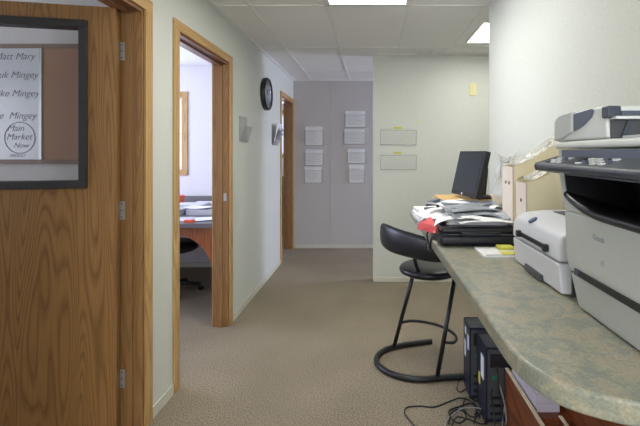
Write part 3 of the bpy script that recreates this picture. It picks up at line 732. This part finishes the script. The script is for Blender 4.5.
# ------------------------------------------------------------------ small laser printer
pr = thing('laser_printer', (.62, 1.17, ZC), 'small white laser printer between the copier and the black bag', 'printer')
ya, yb2 = 1.015, 1.345; xf = .467
MB().prism([(.815, ZC+.004), (.815, ZC+.082), (xf, ZC+.082), (xf+.008, ZC+.004)], ya, yb2, 'y').build('paper_cassette', 'prn', pr, bevel=.006, seg=3)
ub = MB().prism([(.815, ZC+.085), (.815, ZC+.172), (.70, ZC+.174), (.56, ZC+.171), (.502, ZC+.165), (.475, ZC+.148), (xf, ZC+.118), (xf, ZC+.085)], ya, yb2, 'y').build('upper_body', 'prn', pr, bevel=.008, seg=3)
MB().prism([(.80, ZC), (.80, ZC+.125), (.53, ZC+.15), (.50, ZC+.10), (.50, ZC)], ya-.006, ya+.002, 'y').build('side_vent_panel', 'prn_dark', pr)
MB().box(.462, .47, ya+.055, yb2-.055, ZC+.101, ZC+.113).build('front_slot', 'black', pr)
for y in (ya+.062, yb2-.072): MB().box(.455, .47, y-.006, y+.012, ZC+.097, ZC+.117).build('slot_latch', 'black', pr, bevel=.002)
b = MB(); b.prism([(.58, ZC+.1715), (.695, ZC+.1738), (.695, ZC+.176), (.58, ZC+.1735)], ya+.05, yb2-.05, 'y'); b.build('output_tray', 'prn_dark', pr)
bdg = MB().lathe([(.0, 0), (.014, 0), (.014, .003), (.0, .0035)], 0, 0, 0, 24).build('badge', 'logo', pr)
bdg.location = Vector((.4868, 1.225, ZC+.1565))-ORG[pr.name]; bdg.rotation_euler = (0, -math.radians(34), 0)
MB().prism([(xf-.001, ZC+.006), (xf+.012, ZC+.006), (xf+.012, ZC+.022), (xf+.0002, ZC+.022)], 1.12, 1.24, 'y').build('finger_recess', 'prn_dark', pr)
b = MB()
for x, y in ((.5, ya+.03), (.5, yb2-.03), (.78, ya+.03), (.78, yb2-.03)): b.box(x-.01, x+.01, y-.01, y+.01, ZC+.0003, ZC+.005)
b.build('rubber_feet', 'black', pr)

# ------------------------------------------------------------------ monitor
mo = thing('computer_monitor', (0, 0, 0), 'black flat computer monitor standing askew at the far end of the counter', 'monitor')
W2, HB, HT = .165, .012, .268
def tilt_part(mb):   # lean back about the local x axis
    a = math.radians(-13); c, s = math.cos(a), math.sin(a)
    mb.v = [(x, y*c+(z-.04)*-s, .12+(z-.04)*c+y*s) if False else (x, y*c-(z-.04)*s, .04+y*s+(z-.04)*c) for x, y, z in mb.v]; return mb
b = MB(); b.box(-W2, W2, -.012, .022, HB, HT)
case = tilt_part(b).build('housing', 'black', mo, bevel=.005)
b = MB(); b.prism([(-.12, .07), (.12, .07), (.14, .26), (-.14, .26)], 0.022, .036, 'y'); tilt_part(b).build('rear_shell', 'black', mo, bevel=.008)
b = MB(); b.box(-W2+.018, W2-.018, -.0135, -.0125, HB+.024, HT-.016); tilt_part(b).build('screen', 'screen', mo)
b = MB(); b.box(.03-.006-.04, .03+.006-.04, -.0135, -.0125, HB+.006, HB+.018); tilt_part(b).build('maker_badge', 'label', mo)
MB().prism([(.075, .02), (.11, .02), (.125, .17), (.07, .17)], -.035, .035, 'x').build('neck', 'black', mo, bevel=.006)
MB().lathe([(.0, 0), (.06, 0), (.06, .008), (.05, .018), (.03, .022), (.0, .022)], 0, .092, 0, 32).build('base', 'black', mo)
mo.location = (.520, 2.26, ZC+.107); mo.rotation_euler = (0, 0, math.radians(-79))
# flat wooden tray under the monitor
tr = thing('wooden_riser', (.53, 2.28, ZC), 'low tan wooden riser under the monitor', 'riser')
MB().box(.38, .74, 2.08, 2.48, ZC+.084, ZC+.106).build('shelf_board', 'pine', tr, bevel=.002)
for x in (.455, .715): MB().box(x, x+.014, 2.09, 2.46, ZC+.0003, ZC+.084).build('side_board', 'pine', tr)

# ------------------------------------------------------------------ magazine files, wrapped
def magfile(x0, y0, y1, lowz, highz, label):
    r = thing('magazine_file', (x0+.125, (y0+y1)/2, ZC), label, 'magazine file', 'wrapped magazine files')
    x1 = x0+.265; w = .004; xs = x0+.03; z = ZC+.0005
    side = [(x0, z), (x1, z), (x1, highz), (x1-.06, highz), (x0+.05, lowz+.015), (x0, lowz)]
    MB().prism(side, y0, y0+w, 'y').build('side_panel', 'tan', r); MB().prism(side, y1-w, y1, 'y').build('side_panel', 'tan', r)
    MB().box(x0-.0015, x0+.002, y0, y1, z, lowz).build('front_panel', 'pinkwhite', r)
    MB().box(x1-w, x1, y0+w, y1-w, z, highz).build('back_panel', 'tan', r)
    ym = (y0+y1)/2
    for dy in ((-.02, .02) if lowz > 1.29 else (0,)):
        MB().lathe([(0, 0), (.007, 0), (.007, .0012), (0, .0012)], x0-.0027, ym+dy, lowz-.065, 14, 'x').build('finger_hole', 'black', r)
    # crumpled clear wrap over the slanted top
    nx, ny = 14, 6; vs = []; fs = []
    for lay in (0, .0012):
        for j in range(ny+1):
            for i in range(nx+1):
                u, v = i/nx, j/ny; x = x0-.004+u*.235; y = y0-.008+v*(y1-y0+.016)
                zz = lowz+.01+(highz-lowz)*max(0, (u-.12)/.88)**1.05
                zz += .012*noise.noise(Vector((x*26-y*30, y*20, lowz*9)))+.005*noise.noise(Vector((x*60, y*60, 3)))+.010*math.sin(v*PI)
                vs.append((x, y, zz+lay))
    q = (nx+1)*(ny+1)
    for j in range(ny):
        for i in range(nx):
            a = j*(nx+1)+i; fs.append((a, a+nx+1, a+nx+2, a+1)); fs.append((q+a, q+a+1, q+a+nx+2, q+a+nx+1))
    b = MB(); b.add(vs, fs); b.build('clear_wrap', 'wrap', r)
    return r
magfile(.552, 1.585, 1.708, 1.325, 1.445, 'taller wrapped magazine file, rear of the two by the right wall')
magfile(.552, 1.447, 1.545, 1.272, 1.378, 'shorter wrapped magazine file, front of the two behind the small printer')

# ------------------------------------------------------------------ black bag and papers
bag = thing('laptop_bag', (.41, 1.76, ZC), 'flat black soft laptop bag lying under the paper pile', 'bag')
MB().box(.262, .565, 1.55, 1.95, ZC+.0005, ZC+.045).build('body', 'black_soft', bag, bevel=.016, seg=4)
MB().box(.268, .56, 1.556, 1.945, ZC+.047, ZC+.074).build('flap', 'black_soft', bag, bevel=.012, seg=4)
MB().tube(spline([(.27, 1.56, ZC+.046), (.56, 1.552, ZC+.046)]), .003, 6).build('zipper', 'dark', bag)
MB().tube(spline([(.34, 1.552, ZC+.05), (.35, 1.535, ZC+.056), (.42, 1.53, ZC+.058), (.48, 1.535, ZC+.056), (.49, 1.552, ZC+.05)]), .005, 6).build('handle', 'black_soft', bag)
MB().tube(spline([(.268, 1.60, ZC+.05), (.235, 1.60, ZC+.02), (.232, 1.61, ZC-.02), (.232, 1.66, ZC-.035), (.236, 1.70, ZC-.02), (.235, 1.72, ZC+.02), (.27, 1.72, ZC+.05)]), .005, 6).build('strap', 'black_soft', bag)
stack('paper_stack', 'paper', 0.34, 2.16, ZC, .20, .26, .06, .08, 'white paper stack at the far left corner of the counter')
stack('paper_stack', 'paper_print', .43, 1.76, ZC+.0745, .24, .30, .018, -.06, 'neat stack of printed papers directly on the laptop bag')
G = 'loose sheets in the counter pile'
sheet('paper_sheet', 'paper', .345, 1.86, ZC+.088, .20, .26, .35, 'white sheet curling over the left side of the laptop bag', group=G, bend=-.006, droop=.03, wav=.014)
sheet('paper_sheet', 'paper', .375, 1.71, ZC+.099, .20, .26, -.25, 'crumpled white sheet at the front left of the pile', group=G, bend=-.008, droop=.035, wav=.016)
sheet('paper_sheet', 'paper', .44, 1.645, ZC+.096, .22, .18, .1, 'wide white sheet bowing across the front of the pile', group=G, bend=-.010, wav=.012)
sheet('paper_sheet', 'paper', .335, 1.97, ZC+.060, .20, .22, -.3, 'white sheet sticking out over the counter edge behind the red paper', group=G, droop=.05, wav=.014)
sheet('paper_sheet', 'paper', .40, 1.88, ZC+.118, .24, .2, .6, 'white sheet propped under the silver magazines', group=G, bend=.008, wav=.02)
sheet('paper_sheet', 'red', .262, 1.74, ZC+.056, .09, .13, .55, 'folded red paper hanging over the left edge of the counter', group=None, bend=-.01, tilty=-.55, wav=.02)
# silver magazines / printed brochures, curled
G2 = 'curled silver brochures on the pile'
for k, (x, y, z, w, l, ro, bd_, tx, lb) in enumerate((
        (.435, 1.70, ZC+.100, .235, .20, .05, .012, .05, 'lowest curled silver brochure, at the front of the pile'),
        (.43, 1.74, ZC+.110, .235, .20, -.12, -.010, .06, 'middle silver brochure bowing upwards on the pile'),
        (.43, 1.78, ZC+.121, .22, .19, .15, -.010, .05, 'upper grey brochure lying over the silver ones'))):
    sheet('brochure', 'paper_grey', x, y, z, w, l, ro, lb, 'brochure', G2, bend=bd_, tiltx=tx, wav=.01, th=.004)
sheet('paper_sheet', 'slate', .46, 1.90, ZC+.120, .26, .18, -.05, 'dark grey folder on top of the pile in front of the monitor', 'folder', wav=.008, th=.006, tiltx=.03)
sheet('paper_sheet', 'paper', .535, 1.84, ZC+.120, .10, .15, .4, 'small white slip at the right end of the pile', group=G, wav=.01, bend=-.012)
r = thing('hole_punch', (.33, 2.12, ZC+.0615), 'dark grey hole punch on the far left paper stack', 'hole punch')
zq = ZC+.0615
MB().box(.275, .365, 2.09, 2.15, zq, zq+.012).build('base', 'dark', r, bevel=.003)
MB().prism([(.28, zq+.02), (.36, zq+.035), (.365, zq+.055), (.35, zq+.062), (.29, zq+.042)], 2.10, 2.14, 'y').build('lever', 'slate', r, bevel=.003)
MB().tube([(.345, 2.12, zq+.01), (.345, 2.12, zq+.045)], .008, 8).build('punch_pin', 'black', r)
# booklet with yellow sticker
bk = thing('booklet', (.47, 1.47, ZC), 'white booklet with yellow green markings on the counter before the bag', 'booklet')
MB().box(.385, .53, 1.395, 1.525, ZC+.0005, ZC+.006).build('cover', 'paper', bk)
MB().box(.455, .515, 1.41, 1.45, ZC+.006, ZC+.0075).build('yellow_print', 'yellow', bk)
MB().box(.395, .50, 1.40, 1.405, ZC+.006, ZC+.0073).build('dark_print', 'prn_dark', bk)
b = MB(); b.box(.462, .518, 1.475, 1.515, ZC+.0062, ZC+.018)
tag(b.build('yellow_pad', 'yellow', bevel=.002), 'small yellow green pad lying on the white booklet', 'note pad')
# clear plastic sleeve by the wall behind the files
cs_ = thing('plastic_bag', (.60, 1.85, ZC), 'crumpled clear plastic bag standing behind the magazine files', 'bag')
vs = []; fs = []; nx = 10; nz = 14
for lay in (0, .0015):
    for j in range(nz+1):
        for i in range(nx+1):
            u, v = i/nx, j/nz
            y = 1.80+.03*noise.noise(Vector((u*5, v*5, 1)))+lay; sp = .09+.02*abs(v-.8)*5
            vs.append((.60+(u-.5)*sp+.01*noise.noise(Vector((u*3, v*9, 5))), y, ZC+.001+v*(.335+.03*abs(u-.5)*2)))
q = (nx+1)*(nz+1)
for j in range(nz):
    for i in range(nx):
        a = j*(nx+1)+i; fs.append((a, a+1, a+nx+2, a+nx+1)); fs.append((q+a, q+a+nx+1, q+a+nx+2, q+a+1))
b = MB(); b.add(vs, fs); b.build('film', 'wrap', cs_)

# ------------------------------------------------------------------ stool
st = thing('bar_stool', (.33, 2.6, 0), 'black stool with round padded seat, curved backrest and C shaped floor tube', 'stool')
pts = [(.62, 2.47, .019), (.45, 2.455, .019), (.30, 2.435, .019), (.19, 2.455, .019), (.09, 2.52, .019), (.035, 2.62, .019), (.04, 2.72, .019), (.10, 2.81, .019), (.20, 2.865, .019), (.32, 2.90, .019), (.43, 2.93, .019)]
MB().tube(spline(pts, 6), .0185, 12).build('base_tube', 'black_metal', st)
MB().tube([(.155, 2.84, .025), (.275, 2.66, .600)], .0135, 10).build('leg', 'black_metal', st)
MB().tube([(.395, 2.45, .03), (.525, 2.56, .600)], .0135, 10).build('leg', 'black_metal', st)
MB().tube(spline([(.19, 2.765, .22), (.27, 2.80, .22), (.38, 2.77, .22), (.48, 2.69, .22), (.53, 2.57, .22), (.50, 2.48, .22), (.425, 2.49, .22)], 7), .0095, 8).build('foot_rail', 'black_metal', st)
MB().lathe([(.0, 0), (.165, 0), (.185, .01), (.192, .025), (.185, .042), (.165, .052), (.08, .056), (.0, .056)], .368, 2.62, .605, 40).build('seat', 'black_soft', st)
MB().lathe([(.0, 0), (.10, 0), (.10, .012), (.0, .012)], .385, 2.62, .589, 24).build('seat_plate', 'black_metal', st)
MB().tube(spline([(.31, 2.60, .60), (.285, 2.50, .655), (.262, 2.45, .72), (.25, 2.465, .80)]), .012, 8).build('back_post', 'black_metal', st)
arc = spline([(.062, 2.74, 0), (.097, 2.63, 0), (.16, 2.53, 0), (.25, 2.44, 0), (.34, 2.37, 0), (.46, 2.32, 0)], 5)
n = len(arc); vs = []; fs = []
K = 12
for i, p in enumerate(arc):
    tt = i/(n-1); tg = (arc[min(i+1, n-1)]-arc[max(i-1, 0)]).normalized(); nr = Vector((tg.y, -tg.x, 0))
    e = math.sqrt(max(0.03, 1-abs(2*tt-1)**6)); hh = (.084-.030*max(0, tt-.3)/.7*.6)*(.35+.65*e); zc2 = .842-.036*tt; th = .017*(.4+.6*e)
    for k in range(K):
        q = 2*PI*k/K; vs.append((p.x+nr.x*math.cos(q)*th, p.y+nr.y*math.cos(q)*th, zc2+hh*math.copysign(abs(math.sin(q))**.6, math.sin(q))))
for i in range(n-1):
    for k in range(K): l = (k+1) % K; fs.append((i*K+k, i*K+l, (i+1)*K+l, (i+1)*K+k))
fs += [tuple(reversed(range(K))), tuple(range((n-1)*K, n*K))]
b = MB(); b.add(vs, fs, True); b.build('backrest', 'black_soft', st)

# ------------------------------------------------------------------ computers, cables and wooden box under the counter
def tower(x0, x1, y0, y1, h, label):
    r = thing('computer_tower', ((x0+x1)/2, (y0+y1)/2, 0), label, 'computer', 'computer towers under the counter')
    MB().box(x0, x1, y0, y1, .012, h).build('case', 'blue_case', r, bevel=.004)
    MB().box(x0, x1, y1, y1+.02, .012, h).build('front_bezel', 'black', r, bevel=.006)
    bp = MB().box(x0+.008, x1-.008, y0-.003, y0+.001, .03, h-.012).build('rear_panel', 'prn_dark', r)
    b = MB()
    for z in (.05, .09, .13): b.box(x0+.02, x1-.02, y0-.006, y0-.003, z, z+.014)
    b.build('port_row', 'black', bp)
    MB().box(x0+.03, x0+.06, y0-.008, y0-.003, h-.16, h-.14).build('connector', 'green', bp)
    MB().box(x0+.02, x1-.02, y0-.005, y0-.003, h-.10, h-.03).build('fan_grille', 'black', bp)
    b = MB()
    for x in (x0+.02, x1-.02):
        for y in (y0+.03, y1-.03): b.lathe([(0, 0), (.01, 0), (.01, .012), (0, .012)], x, y, 0, 10)
    b.build('rubber_feet', 'black', r)
    return r
t1 = tower(.545, .70, 2.26, 2.395, .405, 'navy computer tower farther from the camera, stickers on its side')
t2 = tower(.580, .74, 2.06, 2.225, .39, 'nearer navy computer tower with one white label on its side')
for y0, y1, z0, z1 in ((2.34, 2.375, .33, .37), (2.275, 2.31, .27, .35), (2.35, 2.385, .20, .29)):
    o = MB().box(.5435, .5455, y0, y1, z0, z1).build('sticker', 'label', t1)
MB().box(.5785, .5805, 2.10, 2.155, .20, .32).build('sticker', 'label', t2)
MB().box(.5785, .5805, 2.17, 2.20, .14, .20).build('sticker', 'yellow', t2)

def fl(px, py, z=.005):
    d = (1.38-z)*405/(py-153); return ((px-372)/405*d, d, z)
def cable(pts, rad, m, label):
    o = MB().tube(spline(pts, 7), rad, 6).build('cable', m); tag(o, label, 'cable', 'cables under the counter'); return o
cable([fl(420, 432), fl(410, 421), fl(404.5, 413), fl(407, 407.5), fl(420, 406), fl(434, 407), fl(448, 402), fl(459.5, 398), fl(470, 401), fl(480, 411), fl(486, 425)], .0035, 'cable', 'black cable making a wide loop over the carpet to the left')
cable([fl(462, 372), fl(459, 380), fl(457, 389), fl(461, 392), fl(468, 388), fl(472, 396), fl(476, 410), fl(474, 424)], .003, 'cable', 'thin black cable hooking round beside the nearer tower')
cable([fl(449, 424), fl(451, 414), fl(456, 410), fl(463, 411), fl(466, 418), fl(459, 423), fl(452, 419), fl(449, 411), fl(458, 407), fl(472, 404), fl(480, 418)], .0035, 'cable', 'black cable coiled in a tight tangle at the bottom of the picture')
cable([fl(466, 397), fl(463, 405), fl(466, 413), fl(474, 417), fl(482, 412), fl(479, 403), fl(470, 398)], .003, 'cable', 'black cable loop lying close against the nearer tower')
cable([(.64, 2.055, .22), (.64, 2.02, .21), (.655, 2.0, .14), (.66, 1.99, .06), fl(505, 424, .006), fl(500, 432, .006)], .004, 'cable_grey', 'pale grey cable dropping from the back of the nearer tower')
cable([(.68, 2.055, .12), (.668, 2.04, .10), (.650, 2.02, .03), fl(503, 421, .006), fl(501, 431, .006)], .004, 'cable_grey', 'second pale grey cable curving down behind the wooden box')
cable([(.61, 2.055, .18), (.60, 2.03, .17), (.605, 2.01, .08), (.60, 1.97, .008), fl(492, 432, .006)], .004, 'cable', 'black cable hanging down the back of the nearer tower')

cable([fl(452, 426), fl(457, 417), fl(470, 420), fl(482, 424), fl(490, 420), fl(484, 414), fl(474, 414)], .003, 'cable', 'black cable looping just in front of the nearer tower')
cable([(.63, 2.05, .30), (.625, 2.02, .29), (.63, 2.0, .2), (.64, 1.98, .1), (.63, 1.95, .02), fl(488, 428, .01), fl(478, 430, .006)], .004, 'cable', 'black cable falling from the top of the nearer tower back')
cable([fl(444, 432), fl(447, 421), fl(453, 414.5), fl(462, 408.5, .011), fl(471, 407.5, .011), fl(481, 409, .011), fl(488, 417)], .0035, 'cable_grey', 'grey cable lying over the tangled black cables')
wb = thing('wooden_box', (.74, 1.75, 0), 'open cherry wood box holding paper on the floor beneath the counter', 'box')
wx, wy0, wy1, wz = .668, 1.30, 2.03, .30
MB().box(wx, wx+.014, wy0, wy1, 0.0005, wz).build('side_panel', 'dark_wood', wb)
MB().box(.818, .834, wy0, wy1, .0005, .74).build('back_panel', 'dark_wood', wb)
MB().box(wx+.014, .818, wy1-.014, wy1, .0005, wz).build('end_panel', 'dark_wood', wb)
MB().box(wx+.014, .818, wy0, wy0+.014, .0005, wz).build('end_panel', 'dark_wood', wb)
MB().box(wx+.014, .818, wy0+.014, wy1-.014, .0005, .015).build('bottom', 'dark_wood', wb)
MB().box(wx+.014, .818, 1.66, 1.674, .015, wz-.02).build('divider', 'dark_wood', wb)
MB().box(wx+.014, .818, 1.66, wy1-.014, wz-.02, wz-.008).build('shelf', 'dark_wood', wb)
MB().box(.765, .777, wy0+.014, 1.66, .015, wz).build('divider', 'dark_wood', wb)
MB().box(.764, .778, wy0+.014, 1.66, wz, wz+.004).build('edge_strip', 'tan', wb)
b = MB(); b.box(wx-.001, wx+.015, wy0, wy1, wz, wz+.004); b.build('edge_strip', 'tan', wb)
stack('paper_stack', 'lilac', .736, 1.85, wz-.0075, .095, .30, .22, 0, 'tall pale lilac stack of paper on the wooden box under the counter', n=12)
